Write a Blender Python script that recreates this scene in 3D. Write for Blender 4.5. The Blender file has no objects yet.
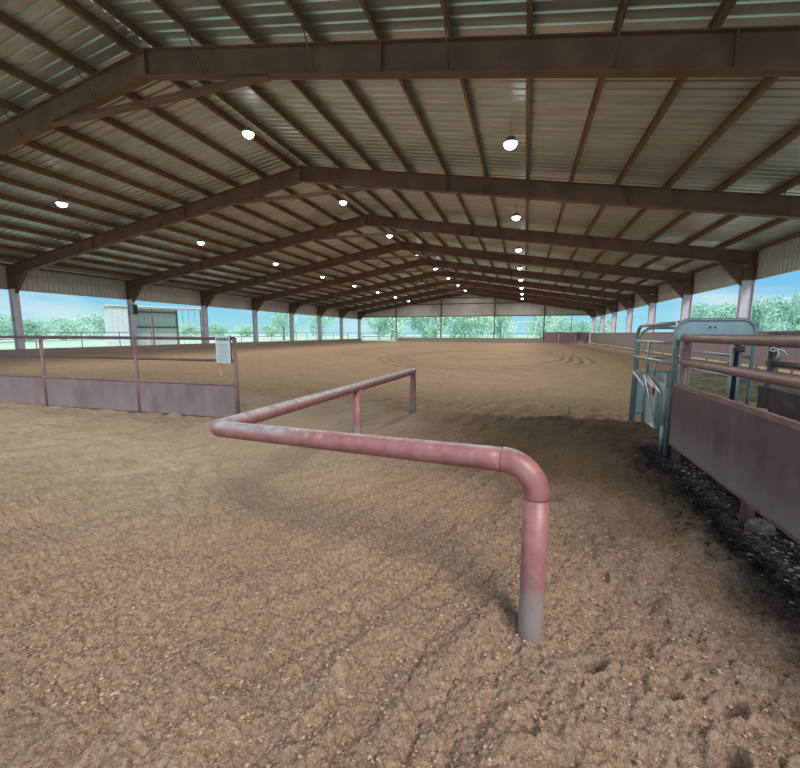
import bpy, math, random
import numpy as np
from mathutils import Vector, Matrix
random.seed(7); rng = np.random.default_rng(11)
scene = bpy.context.scene
COL = scene.collection
PI = math.pi

# ------------------------------------------------------------------ measures (metres, camera foot at the origin)
F_PX = 395.8
XC, XL, XR = -9.83, -30.28, 10.62          # ridge, outer faces of the columns
HALF = 20.45
BAY, Y1, YEND = 7.62, 8.96, 70.15
SLOPE = 1 / 6.0
ZR = 8.87                                   # top of the rafters at the ridge
def roof_z(x): return ZR - abs(x - XC) * SLOPE

# ------------------------------------------------------------------ materials
def nodes_of(name):
    m = bpy.data.materials.new(name); m.use_nodes = True
    nt = m.node_tree; b = nt.nodes['Principled BSDF']
    return m, nt, b
def mat(name, c1, c2=None, rough=.6, metal=0., scale=6., detail=4., bump=0., bscale=None, stretch=(1, 1, 1), lo=.35, hi=.65, spec=.4):
    m, nt, b = nodes_of(name); N = nt.nodes; L = nt.links
    b.inputs['Roughness'].default_value = rough; b.inputs['Metallic'].default_value = metal
    b.inputs['Specular IOR Level'].default_value = spec
    tc = N.new('ShaderNodeTexCoord'); mp = N.new('ShaderNodeMapping'); mp.inputs['Scale'].default_value = stretch
    L.new(tc.outputs['Object'], mp.inputs['Vector'])
    n = N.new('ShaderNodeTexNoise'); n.inputs['Scale'].default_value = scale; n.inputs['Detail'].default_value = detail
    L.new(mp.outputs[0], n.inputs['Vector'])
    r = N.new('ShaderNodeValToRGB'); r.color_ramp.elements[0].position = lo; r.color_ramp.elements[1].position = hi
    r.color_ramp.elements[0].color = (*c1, 1); r.color_ramp.elements[1].color = (*(c2 or c1), 1)
    L.new(n.outputs['Fac'], r.inputs[0]); L.new(r.outputs[0], b.inputs['Base Color'])
    if bump:
        n2 = N.new('ShaderNodeTexNoise'); n2.inputs['Scale'].default_value = bscale or scale * 4; n2.inputs['Detail'].default_value = 5
        L.new(mp.outputs[0], n2.inputs['Vector'])
        bp = N.new('ShaderNodeBump'); bp.inputs['Strength'].default_value = bump; bp.inputs['Distance'].default_value = .01
        L.new(n2.outputs['Fac'], bp.inputs['Height']); L.new(bp.outputs[0], b.inputs['Normal'])
    return m
def emis(name, col, s):
    m, nt, b = nodes_of(name)
    b.inputs['Base Color'].default_value = (.8, .8, .8, 1)
    b.inputs['Emission Color'].default_value = (*col, 1); b.inputs['Emission Strength'].default_value = s
    return m
M = {}
M['primer'] = mat('brown_primer_steel', (.125, .06, .046), (.20, .105, .074), .55, scale=1.6, detail=8, lo=.3, hi=.7)
M['purlin'] = mat('purlin_primer', (.14, .075, .05), (.225, .125, .078), .55, scale=2.2, detail=6, lo=.3, hi=.7)
M['column'] = mat('column_glare_mauve', (.58, .49, .58), (.68, .60, .70), .5, scale=2, detail=6)  # daylight glare on the lower columns put into a pale colour
M['roof'] = mat('galvanised_roof_sheet', (.40, .40, .385), (.53, .53, .51), .34, .6, scale=.8, detail=6, stretch=(1, 3, 1))
M['wallsheet'] = mat('pale_wall_sheet', (.40, .395, .37), (.50, .49, .455), .5, .1, scale=.7, detail=5)
M['galv'] = mat('galvanised_tube', (.36, .385, .38), (.52, .545, .535), .42, .35, scale=9, detail=6)
M['galvblue'] = mat('blue_grey_sheet', (.52, .60, .63), (.72, .78, .80), .4, .1, scale=5, detail=6, stretch=(1, 1, .4))
M['maroonpipe'] = mat('maroon_paint', (.24, .125, .125), (.34, .2, .19), .42, scale=5, detail=7, bump=.12)
M['darkrail'] = mat('dark_maroon_paint', (.12, .075, .085), (.18, .12, .125), .5, scale=5, detail=6)
M['white'] = mat('white_paint', (.74, .75, .76), (.82, .82, .82), .5)
M['black'] = mat('black_plastic', (.02, .02, .022), (.035, .035, .035), .5)
M['wood'] = mat('weathered_board', (.28, .21, .19), (.38, .30, .27), .75, scale=3, detail=7, stretch=(1, .15, 4), bump=.2)
M['greyboard'] = mat('grey_board', (.30, .27, .24), (.42, .38, .34), .75, scale=3, detail=6)
M['lens'] = emis('lamp_lens_glow', (.93, 1.0, .97), 9.)
M['lampbody'] = mat('lamp_housing', (.25, .25, .25), (.32, .32, .32), .4, .6)
M['leafA'] = mat('hazed_pale_leaf', (.46, .70, .58), (.70, .88, .76), .7, scale=1.4)  # distance haze and overexposure lightened into both leaf colours
M['leafB'] = mat('hazed_mid_leaf', (.34, .60, .48), (.58, .80, .67), .7, scale=1.4)
M['bark'] = mat('bark', (.2, .16, .13), (.3, .25, .2), .8)
M['lawn'] = mat('lawn', (.50, .68, .50), (.66, .80, .62), .9, scale=.15)
M['orange'] = mat('orange_stick', (.65, .28, .13), (.75, .42, .25), .6)
M['red'] = mat('red_plastic', (.35, .04, .05), (.42, .06, .07), .5)
M['ink'] = mat('black_ink', (.03, .035, .04), None, .6)
M['greyink'] = mat('grey_ink', (.35, .42, .44), None, .6)
M['signboard'] = mat('white_sign_board', (.70, .78, .78), (.80, .86, .84), .35, scale=3)
M['chip'] = mat('dark_chips', (.018, .014, .012), (.06, .045, .035), .8, scale=14)
M['chipw'] = mat('pale_chips', (.10, .09, .085), (.30, .275, .26), .8, scale=14)
M['mound'] = mat('olive_dirt', (.11, .10, .06), (.26, .24, .15), .9, scale=5, detail=8, bump=.6, bscale=18)
M['rope'] = mat('white_rope', (.7, .68, .64), (.8, .78, .74), .8)

# painted pipe, worn to pale grey on top and dirty at the foot
def worn_pipe():
    m, nt, b = nodes_of('worn_red_pipe_paint'); N = nt.nodes; L = nt.links
    tc = N.new('ShaderNodeTexCoord'); n = N.new('ShaderNodeTexNoise'); n.inputs['Scale'].default_value = 9; n.inputs['Detail'].default_value = 9; n.inputs['Roughness'].default_value = .65
    L.new(tc.outputs['Object'], n.inputs['Vector'])
    base = N.new('ShaderNodeValToRGB'); e = base.color_ramp.elements
    e[0].position = .32; e[0].color = (.30, .105, .105, 1); e[1].position = .68; e[1].color = (.46, .20, .20, 1)
    L.new(n.outputs['Fac'], base.inputs[0])
    sx = N.new('ShaderNodeSeparateXYZ'); L.new(tc.outputs['Object'], sx.inputs[0])
    geo = N.new('ShaderNodeNewGeometry'); sn = N.new('ShaderNodeSeparateXYZ'); L.new(geo.outputs['True Normal'], sn.inputs[0])
    def mr(sock, a, bb, c=0., d=1.):
        q = N.new('ShaderNodeMapRange'); q.inputs['From Min'].default_value = a; q.inputs['From Max'].default_value = bb
        q.inputs['To Min'].default_value = c; q.inputs['To Max'].default_value = d; L.new(sock, q.inputs['Value']); return q.outputs[0]
    def op(kind, a, bb):
        q = N.new('ShaderNodeMath'); q.operation = kind
        for i, v in enumerate((a, bb)):
            if isinstance(v, (int, float)): q.inputs[i].default_value = v
            else: L.new(v, q.inputs[i])
        return q.outputs[0]
    n2 = N.new('ShaderNodeTexNoise'); n2.inputs['Scale'].default_value = 14; n2.inputs['Detail'].default_value = 8; n2.inputs['Roughness'].default_value = .7
    L.new(tc.outputs['Object'], n2.inputs['Vector'])
    # wear on the upper face: along the long run (x far to the left) it is almost bare
    far = mr(sx.outputs['X'], -1.2, -2.0)
    thr = op('SUBTRACT', op('ADD', op('MULTIPLY', far, .75), op('MULTIPLY', n2.outputs['Fac'], 1.1)), .55)
    top = mr(sn.outputs['Z'], .1, .75)
    w = op('MULTIPLY', top, mr(thr, .1, .3))
    rim = op('MULTIPLY', mr(sn.outputs['Z'], .86, .97), mr(n2.outputs['Fac'], .35, .5, 0, .8))
    w = op('MAXIMUM', w, rim)
    dirt = mr(op('ADD', sx.outputs['Z'], op('MULTIPLY', n2.outputs['Fac'], -.55)), .06, -.06)
    bare = N.new('ShaderNodeValToRGB'); e = bare.color_ramp.elements
    e[0].position = .35; e[0].color = (.25, .215, .235, 1); e[1].position = .65; e[1].color = (.54, .47, .48, 1)
    L.new(n2.outputs['Fac'], bare.inputs[0])
    def mix(f, a, bb):
        q = N.new('ShaderNodeMix'); q.data_type = 'RGBA'; L.new(f, q.inputs[0]); L.new(a, q.inputs[6])
        if isinstance(bb, tuple): q.inputs[7].default_value = bb
        else: L.new(bb, q.inputs[7])
        return q.outputs[2]
    c = mix(w, base.outputs[0], bare.outputs[0]); c = mix(dirt, c, (.33, .27, .25, 1))
    L.new(c, b.inputs['Base Color']); b.inputs['Roughness'].default_value = .42
    bp = N.new('ShaderNodeBump'); bp.inputs['Strength'].default_value = .15; bp.inputs['Distance'].default_value = .005
    L.new(n2.outputs['Fac'], bp.inputs['Height']); L.new(bp.outputs[0], b.inputs['Normal'])
    return m
M['pipe'] = worn_pipe()

# maroon sheet with pale dust rising from its lower edge
def dusty_sheet(name, c1, c2, z0, z1, amt=.7):
    m, nt, b = nodes_of(name); N = nt.nodes; L = nt.links
    tc = N.new('ShaderNodeTexCoord'); sx = N.new('ShaderNodeSeparateXYZ'); L.new(tc.outputs['Object'], sx.inputs[0])
    n = N.new('ShaderNodeTexNoise'); n.inputs['Scale'].default_value = 3; n.inputs['Detail'].default_value = 8; n.inputs['Roughness'].default_value = .6
    mp = N.new('ShaderNodeMapping'); mp.inputs['Scale'].default_value = (1.5, 1.5, .6); L.new(tc.outputs['Object'], mp.inputs[0]); L.new(mp.outputs[0], n.inputs['Vector'])
    r = N.new('ShaderNodeValToRGB'); e = r.color_ramp.elements; e[0].position = .3; e[1].position = .7; e[0].color = (*c1, 1); e[1].color = (*c2, 1)
    L.new(n.outputs['Fac'], r.inputs[0])
    a = N.new('ShaderNodeMath'); a.operation = 'MULTIPLY_ADD'; a.inputs[1].default_value = -.45; L.new(n.outputs['Fac'], a.inputs[0]); L.new(sx.outputs['Z'], a.inputs[2])
    q = N.new('ShaderNodeMapRange'); q.inputs['From Min'].default_value = z1 - .22; q.inputs['From Max'].default_value = z0 - .22
    q.inputs['To Min'].default_value = 0; q.inputs['To Max'].default_value = amt; L.new(a.outputs[0], q.inputs['Value'])
    mx = N.new('ShaderNodeMix'); mx.data_type = 'RGBA'; L.new(q.outputs[0], mx.inputs[0]); L.new(r.outputs[0], mx.inputs[6]); mx.inputs[7].default_value = (.36, .31, .31, 1)
    L.new(mx.outputs[2], b.inputs['Base Color']); b.inputs['Roughness'].default_value = .5
    return m
M['sheet'] = dusty_sheet('dusty_maroon_sheet', (.145, .085, .095), (.20, .125, .135), .12, .6)
M['sheetleft'] = dusty_sheet('faded_plum_sheet', (.24, .16, .165), (.36, .265, .265), .0, .35, .35)
M['lowwall'] = dusty_sheet('faded_maroon_sheet', (.34, .24, .26), (.46, .36, .38), .2, 1.0, .5)
M['pinksheet'] = dusty_sheet('pink_maroon_sheet', (.36, .20, .22), (.46, .28, .30), .0, .5, .3)

# ------------------------------------------------------------------ mesh helpers
class MB:
    def __init__(s): s.v = []; s.f = []; s.sm = []
    def add(s, vs, fs, smooth=False):
        o = len(s.v); s.v += [tuple(v) for v in vs]; s.f += [tuple(i + o for i in f) for f in fs]; s.sm += [smooth] * len(fs)
    def box(s, x0, x1, y0, y1, z0, z1):
        s.add([(x0,y0,z0),(x1,y0,z0),(x1,y1,z0),(x0,y1,z0),(x0,y0,z1),(x1,y0,z1),(x1,y1,z1),(x0,y1,z1)],
              [(0,3,2,1),(4,5,6,7),(0,1,5,4),(1,2,6,5),(2,3,7,6),(3,0,4,7)])
    def prism_y(s, poly, y0, y1):            # polygon in x,z pushed along y
        n = len(poly); s.add([(x, y0, z) for x, z in poly] + [(x, y1, z) for x, z in poly],
              [tuple(range(n)), tuple(range(2*n-1, n-1, -1))] + [(i, i+n, (i+1) % n + n, (i+1) % n) for i in range(n)])
    def prism_x(s, poly, x0, x1):            # polygon in y,z pushed along x
        n = len(poly); s.add([(x0, y, z) for y, z in poly] + [(x1, y, z) for y, z in poly],
              [tuple(range(n)), tuple(range(2*n-1, n-1, -1))] + [(i, i+n, (i+1) % n + n, (i+1) % n) for i in range(n)])
    def slab(s, a, b, z0, z1, t):            # upright slab between two ground points
        a = Vector((a[0], a[1])); b = Vector((b[0], b[1])); d = (b - a).normalized(); n = Vector((-d.y, d.x)) * t / 2
        p = [a + n, b + n, b - n, a - n]
        s.add([(q.x, q.y, z0) for q in p] + [(q.x, q.y, z1) for q in p], [(0,3,2,1),(4,5,6,7),(0,1,5,4),(1,2,6,5),(2,3,7,6),(3,0,4,7)])
    def tube(s, pts, r, n=12, caps=True):
        pts = [Vector(p) for p in pts]; rings = []
        t0 = (pts[1] - pts[0]).normalized(); up = Vector((0, 0, 1)) if abs(t0.z) < .9 else Vector((1, 0, 0))
        u = t0.cross(up).normalized()
        for i, p in enumerate(pts):
            t = (pts[min(i+1, len(pts)-1)] - pts[max(i-1, 0)]).normalized()
            u = (u - t * u.dot(t)).normalized(); w = t.cross(u)
            rr = r[i] if isinstance(r, (list, tuple)) else r
            rings.append([p + (u * math.cos(2*PI*k/n) + w * math.sin(2*PI*k/n)) * rr for k in range(n)])
        vs = [v for g in rings for v in g]; fs = []
        for i in range(len(rings) - 1):
            for k in range(n): fs.append((i*n+k, i*n+(k+1) % n, (i+1)*n+(k+1) % n, (i+1)*n+k))
        s.add(vs, fs, True)
        if caps:
            o = len(s.v) - len(vs)
            s.f += [tuple(o + k for k in range(n-1, -1, -1)), tuple(o + len(vs) - n + k for k in range(n))]; s.sm += [False, False]
    def lathe(s, c, prof, n=20):             # prof: (radius, z)
        vs = [(c[0] + r*math.cos(2*PI*k/n), c[1] + r*math.sin(2*PI*k/n), c[2] + z) for r, z in prof for k in range(n)]
        fs = [(i*n+k, i*n+(k+1) % n, (i+1)*n+(k+1) % n, (i+1)*n+k) for i in range(len(prof)-1) for k in range(n)]
        fs += [tuple(range(n-1, -1, -1)), tuple((len(prof)-1)*n + k for k in range(n))]
        s.add(vs, fs, False)
    def build(s, name, m, parent=None):
        off = parent_loc(parent)
        me = bpy.data.meshes.new(name); me.from_pydata([(v[0]-off[0], v[1]-off[1], v[2]-off[2]) for v in s.v], [], s.f)
        me.polygons.foreach_set('use_smooth', s.sm); me.materials.append(M[m] if isinstance(m, str) else m); me.update()
        o = bpy.data.objects.new(name, me); COL.objects.link(o)
        if parent: o.parent = parent
        return o
LOC = {}
def parent_loc(p):
    return LOC.get(p.name, (0, 0, 0)) if p else (0, 0, 0)
def tag(o, label, cat, group=None, kind=None):
    o['label'] = label; o['category'] = cat
    if group: o['group'] = group
    if kind: o['kind'] = kind
    return o
def thing(name, loc, label, cat, group=None):
    o = bpy.data.objects.new(name, None); o.empty_display_size = .2; COL.objects.link(o); o.location = loc
    LOC[o.name] = loc
    return tag(o, label, cat, group)
def sub(mb, name, m, part):                  # a sub-part: same origin as its part
    LOC[part.name] = LOC.get(part.parent.name, (0, 0, 0)) if part.parent else (0, 0, 0)
    return mb.build(name, m, part)
def copy_tree(o, parent=None):
    c = o.copy(); COL.objects.link(c)
    if parent: c.parent = parent
    for ch in list(o.children): copy_tree(ch, c)
    return c
def struct(o, label=None, cat=None):
    o['kind'] = 'structure'
    if label: o['label'] = label; o['category'] = cat
    return o
def one(mb_fn):
    m = MB(); mb_fn(m); return m
def arc(c, a0, a1, r, n, plane):             # points on an arc in 'yz' / 'xz' plane
    out = []
    for i in range(n + 1):
        t = a0 + (a1 - a0) * i / n; p, q = r*math.cos(t), r*math.sin(t)
        out.append((c[0], c[1]+p, c[2]+q) if plane == 'yz' else (c[0]+p, c[1], c[2]+q))
    return out
def bend(pts, r, n=7):                       # polyline with rounded corners
    pts = [Vector(p) for p in pts]; out = [pts[0]]
    for i in range(1, len(pts)-1):
        a, b, c = pts[i-1], pts[i], pts[i+1]; d1 = (a-b).normalized(); d2 = (c-b).normalized()
        ang = d1.angle(d2); t = r / math.tan(ang/2); p1 = b + d1*t; p2 = b + d2*t
        cen = b + (d1+d2).normalized() * (r / math.sin(ang/2)); e1 = p1-cen; e2 = p2-cen; tot = e1.angle(e2); ax = e1.cross(e2).normalized()
        for k in range(n+1): out.append(cen + Matrix.Rotation(tot*k/n, 3, ax) @ e1)
    out.append(pts[-1]); return out
ORD = ['first','second','third','fourth','fifth','sixth','seventh','eighth','ninth','tenth','eleventh','twelfth','thirteenth','fourteenth','fifteenth','sixteenth']

# ------------------------------------------------------------------ camera
fw = Vector((-0.2960763917741023, 0.9466186914994065, -0.1274826385747475)); rt = Vector((0.9542947153076857, 0.29885408824275933, 0.00279826310628209)); up = Vector((-0.0407475958781772, 0.12082750864161867, 0.9918368548232155))
cd = bpy.data.cameras.new('camera'); cam = bpy.data.objects.new('camera', cd); COL.objects.link(cam)
cam.matrix_world = Matrix(((rt.x, up.x, -fw.x, 0), (rt.y, up.y, -fw.y, 0), (rt.z, up.z, -fw.z, 1.5), (0, 0, 0, 1)))
cd.sensor_fit = 'HORIZONTAL'; cd.sensor_width = 36; cd.lens = F_PX / 800 * 36; cd.clip_start = .05; cd.clip_end = 1500
scene.camera = cam
vs = scene.view_settings; vs.view_transform = 'Standard'; vs.look = 'None'; vs.exposure = 0; vs.gamma = 1
try: vs.use_curve_mapping = False
except Exception: pass
scene.cycles.max_bounces = 8; scene.cycles.diffuse_bounces = 5; scene.cycles.use_denoising = True
scene.cycles.sample_clamp_indirect = 6

# ------------------------------------------------------------------ sky
w = bpy.data.worlds.new('sky'); scene.world = w; w.use_nodes = True
nt = w.node_tree; N = nt.nodes; L = nt.links; bg = N['Background']
tc = N.new('ShaderNodeTexCoord'); sx = N.new('ShaderNodeSeparateXYZ'); L.new(tc.outputs['Generated'], sx.inputs[0])
rp = N.new('ShaderNodeValToRGB'); e = rp.color_ramp.elements
e[0].position = 0.; e[0].color = (.36, .74, .84, 1); e[1].position = 1.; e[1].color = (.62, .74, .86, 1)
k = e.new(.10); k.color = (.20, .56, .86, 1); k = e.new(.35); k.color = (.42, .66, .86, 1)
L.new(sx.outputs['Z'], rp.inputs[0])
mp = N.new('ShaderNodeMapping'); mp.inputs['Scale'].default_value = (1, 1, 3.5); L.new(tc.outputs['Generated'], mp.inputs[0])
cn = N.new('ShaderNodeTexNoise'); cn.inputs['Scale'].default_value = 3.2; cn.inputs['Detail'].default_value = 7; L.new(mp.outputs[0], cn.inputs['Vector'])
cr = N.new('ShaderNodeValToRGB'); cr.color_ramp.elements[0].position = .50; cr.color_ramp.elements[1].position = .72; L.new(cn.outputs['Fac'], cr.inputs[0])
mx = N.new('ShaderNodeMix'); mx.data_type = 'RGBA'; L.new(cr.outputs[0], mx.inputs[0]); L.new(rp.outputs[0], mx.inputs[6]); mx.inputs[7].default_value = (.66, .86, .90, 1)
L.new(mx.outputs[2], bg.inputs['Color']); bg.inputs['Strength'].default_value = 1.0
sd = bpy.data.lights.new('sun', 'SUN'); sd.energy = 2.8; sd.angle = math.radians(24); sd.color = (1, .96, .88)
so = bpy.data.objects.new('sun', sd); COL.objects.link(so); so.rotation_euler = Vector((.45, -.55, .72)).to_track_quat('Z', 'Y').to_euler(); so.location = (0, 0, 60)

# ------------------------------------------------------------------ setting: roof and walls
YROOF0 = 0.4
def rib_profile(a, b, pitch=.305, h=.04):    # (along, offset) samples of a ribbed sheet
    out = []; t = a
    while t < b - 1e-6:
        for d, o in ((0, 0), (.21, 0), (.232, h), (.28, h), (.302, 0)):
            if t + d <= b: out.append((t + d, o))
        t += pitch
    out.append((b, 0)); return out
prof = rib_profile(YROOF0, YEND + .3)
m = MB()
for sgn in (-1, 1):
    x0 = .02 if sgn < 0 else .075; x1 = HALF + .35; vs_ = []
    for y, o in prof:
        for x in (x0, x1): vs_.append((XC + sgn*x, y, ZR + .205 - x*SLOPE + o))
    fs_ = [(2*i, 2*i+1, 2*i+3, 2*i+2) if sgn > 0 else (2*i, 2*i+2, 2*i+3, 2*i+1) for i in range(len(prof)-1)]
    m.add(vs_, fs_)
y = YROOF0                                    # closure tabs across the open slit beside the ridge
while y < YEND:
    m.box(XC - .02, XC + .09, y, y + .10, ZR + .195, ZR + .215); y += .305
ceil = struct(m.build('ceiling', 'roof'))
so_ = ceil.modifiers.new('thick', 'SOLIDIFY'); so_.thickness = .004; so_.offset = 1

def side_wall(x, z0, name):
    m = MB(); pr = rib_profile(1.34, YEND); zt = roof_z(XC + HALF) + .17; s = 1 if x > 0 else -1
    v = []
    for y, o in pr: v += [(x + s*o, y, z0), (x + s*o, y, zt)]
    m.add(v, [(2*i, 2*i+2, 2*i+3, 2*i+1) for i in range(len(pr)-1)])
    m.box(x - .02, x + .04, 1.34, YEND, z0 - .03, z0 + .005)
    o = struct(m.build(name, 'wallsheet')); q = o.modifiers.new('thick', 'SOLIDIFY'); q.thickness = .006
side_wall(XL - .04, 4.10, 'wall_left'); side_wall(XR + .04, 4.15, 'wall_right')
m = MB(); v = []; pr = rib_profile(XL - .04, XR + .04)
for x, o in pr: v += [(x, YEND + .22 + o, 4.45), (x, YEND + .22 + o, roof_z(x) + .18)]
m.add(v, [(2*i, 2*i+2, 2*i+3, 2*i+1) for i in range(len(pr)-1)])
o = struct(m.build('wall_far', 'wallsheet')); q = o.modifiers.new('thick', 'SOLIDIFY'); q.thickness = .006

# ------------------------------------------------------------------ steel frames
PUR = [.34 + 1.552*k for k in range(13)]
def steel_frame(Y, label):
    t = thing('steel_frame', (XC, Y, 0), label, 'frame', 'steel roof frames')
    ze = ZR - HALF*SLOPE
    for s in (-1, 1):
        X = lambda x: XC + s*x
        m = MB(); D = .65
        m.prism_y([(X(0), ZR-.02), (X(HALF), ze-.02), (X(HALF), ze-D), (X(0), ZR-D)], Y-.012, Y+.012)
        for dz0, dz1 in ((-.022, 0), (-D, -D+.022)):
            m.prism_y([(X(0), ZR+dz1), (X(HALF), ze+dz1), (X(HALF), ze+dz0), (X(0), ZR+dz0)], Y-.125, Y+.125)
        r = m.build('rafter', 'primer', t)
        for xx in (.012, 6.6, 13.1):           # bolted joint plates
            z = ZR - xx*SLOPE
            one(lambda q: q.box(X(xx)-.012, X(xx)+.012, Y-.12, Y+.12, z-D+.02, z-.02)).build('joint_plate', 'primer', t)
        for kk in (1, 3, 5, 7, 9, 11):
            x = PUR[kk]; z = ZR - x*SLOPE
            one(lambda q: q.tube([(X(x), Y-.62, z+.03), (X(x), Y-.10, z-D+.05)], .02, 6)).build('flange_brace', 'primer', t)
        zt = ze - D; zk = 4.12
        def shaft(z0, za, zb):
            m = MB()
            m.box(X(HALF)-.0125, X(HALF)+.0125, Y-.125, Y+.125, z0, za)
            m.box(X(HALF-.5)-.0125, X(HALF-.5)+.0125, Y-.125, Y+.125, z0, zb)
            m.box(min(X(HALF), X(HALF-.5)), max(X(HALF), X(HALF-.5)), Y-.011, Y+.011, z0, zb)
            return m
        shaft(zk, ze-.02, zt).build('column_upper', 'primer', t)  # top of the same column, split off so the colour changes at the glare line
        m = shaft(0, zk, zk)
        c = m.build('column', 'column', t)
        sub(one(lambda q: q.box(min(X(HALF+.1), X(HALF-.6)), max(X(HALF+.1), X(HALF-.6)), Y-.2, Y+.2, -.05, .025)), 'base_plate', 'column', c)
        xa, xb = HALF-.51, HALF-1.6           # gusset in the knee
        m = MB()
        za = ZR - xa*SLOPE - D; zb = ZR - xb*SLOPE - D
        m.prism_y([(X(xa), za), (X(xb), zb), (X(xa), za-1.0)], Y-.012, Y+.012)
        m.prism_y([(X(xb), zb), (X(xb)+s*.03, zb-.035), (X(xa), za-1.03), (X(xa), za-1.0)], Y-.1, Y+.1)
        m.build('knee_gusset', 'primer', t)
    m = MB(); xt = 3.7; zt = ZR - xt*SLOPE - .65  # straight tie across the apex
    m.box(XC-xt, XC+xt, Y-.05, Y+.05, zt-.02, zt+.10)
    m.box(XC-xt, XC+xt, Y-.11, Y+.11, zt-.03, zt-.02)
    m.build('collar_tie', 'primer', t)
    return t
FR_LAB = ['nearest brown steel frame, its rafters crossing the top of the view', 'second brown steel frame from the camera, above the left fence end', ]
proto = None
frames = []
for i in range(9):
    lab = ['nearest brown steel frame, its deep rafter crossing the top of view', 'second brown steel frame back from the camera, under the roof', 'third brown steel frame back, its left column carrying the loudspeaker', 'fourth brown steel frame back from the camera, under the roof', 'fifth brown steel frame back from the camera, under the roof', 'sixth brown steel frame back from the camera, under the roof', 'seventh brown steel frame back, third before the far gable', 'eighth brown steel frame back, next before the far gable', 'farthest brown steel frame, standing against the ribbed far gable wall'][i]
    Y = Y1 + i*BAY if i < 8 else YEND - .1
    if i == 0: proto = steel_frame(Y, lab); t = proto
    else: t = copy_tree(proto); t.location = (XC, Y, 0); t['label'] = lab
    frames.append(t)

# ------------------------------------------------------------------ purlins, ridge strip, girts
th = math.atan(SLOPE)
for s in (-1, 1):
    for k, x in enumerate(PUR):
        m = MB(); c0 = Vector((XC + s*x, ZR - x*SLOPE)); ux = Vector((s*math.cos(th), -math.sin(th))); uz = Vector((s*math.sin(th), math.cos(th)))
        zz = [(-.07, .2), (.006, .2), (.006, .012), (.07, .012), (.07, 0), (-.006, 0), (-.006, .188), (-.07, .188)]
        poly = [tuple(c0 + ux*a + uz*(b+.001)) for a, b in zz]
        if s < 0: poly.reverse()
        m.prism_y(poly, YROOF0 + .05, YEND + .2)
        side = 'right' if s > 0 else 'left'
        tag(m.build('roof_purlin', 'purlin'), ('brown Z purlin under the %s roof slope, %s down from the ridge' % (side, ORD[k])) if k < 12 else 'brown Z purlin low on the %s roof slope, nearest that eave' % side, 'purlin', 'purlins under the %s roof slope' % side)
    xe = HALF - .06
    tag(one(lambda q: q.box(XC + s*xe - .05, XC + s*xe + .05, YROOF0 + .05, YEND, ZR - xe*SLOPE + .022, ZR - xe*SLOPE + .17)).build('eave_strut', 'purlin'),
        'brown eave strut along the top of the %s side wall sheeting' % ('right' if s > 0 else 'left'), 'beam')
cond = MB(); cond.tube([(XC + .16, YROOF0 + .1, ZR + .13), (XC + .16, YEND, ZR + .13)], .018, 8)
tag(cond.build('conduit_pipe', 'galv'), 'shiny metal conduit running along under the ridge', 'pipe')
for i, (x, r, lab) in enumerate(((-22.75, .09, 'slim steel post in far opening, left of the four wide posts'), (-14.35, .09, 'steel post in far opening, left of the ridge'), (-5.08, .09, 'steel post in far opening, right of the ridge'), (2.95, .09, 'steel post in far opening at the left edge of pink panels'), (7.14, .045, 'thin pipe post in far opening behind the pink panels'))):
    zt = roof_z(x) - .67 if i < 4 else 4.48
    tag(one(lambda q: (q.box(x-r, x+r, YEND+.02, YEND+.035, 0, zt), q.box(x-r, x+r, YEND+.165, YEND+.18, 0, zt), q.box(x-.01, x+.01, YEND+.02, YEND+.18, 0, zt)) if i < 4 else q.tube([(x, YEND+.1, 0), (x, YEND+.1, zt)], r, 8)).build('gable_post', 'primer'), lab, 'post', 'posts of the far gable')
for z, lab in ((4.47, 'brown girt along the lower edge of far gable sheeting'), (6.62, 'brown girt halfway up the far gable sheeting')):
    xa = (ZR - .7 - z)/SLOPE if z > 6 else HALF - .1
    tag(one(lambda q: (q.box(XC - xa, XC + xa, YEND + .185, YEND + .215, z - .08, z + .08), q.box(XC - xa, XC + xa, YEND + .19, YEND + .215, z + .06, z + .09))).build('wall_girt', 'primer'), lab, 'beam')

# ------------------------------------------------------------------ lamps
lamp_proto = None
for row, xx in (('left', -19.0), ('ridge', -9.5), ('right', -.62)):
    for k in range(8):
        Y = 12.55 + BAY*k
        if k == 7: Y -= .3
        z = roof_z(xx) - .42
        lab = ('bright round lamp in the %s row, %s back from the camera' % (row, ORD[k])) if k < 7 else 'bright round lamp in the %s row, nearest the far gable' % row
        if lamp_proto is None:
            t = thing('high_bay_lamp', (xx, Y, z), lab, 'lamp', 'lamps under the roof')
            m = MB(); m.lathe((xx, Y, z), [(.20, .0), (.21, .02), (.20, .05), (.13, .07), (.12, .16), (.05, .19)], 20); m.build('housing', 'lampbody', t)
            m = MB(); m.lathe((xx, Y, z), [(.03, -.15), (.10, -.135), (.16, -.09), (.195, -.005)], 20); m.build('lens', 'lens', t)
            m = MB(); m.tube([(xx, Y, z + .18), (xx, Y, z + .62)], .012, 6); m.build('hanger_rod', 'lampbody', t)
            lamp_proto = t
        else:
            t = copy_tree(lamp_proto); t.location = (xx, Y, z); t['label'] = lab
        ld = bpy.data.lights.new('lamp_light', 'AREA'); ld.shape = 'DISK'; ld.size = .4; ld.energy = 230; ld.color = (1.0, .97, .92); ld.spread = PI
        lo = bpy.data.objects.new('lamp_light', ld); COL.objects.link(lo); lo.location = (xx, Y, z - .17)

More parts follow.
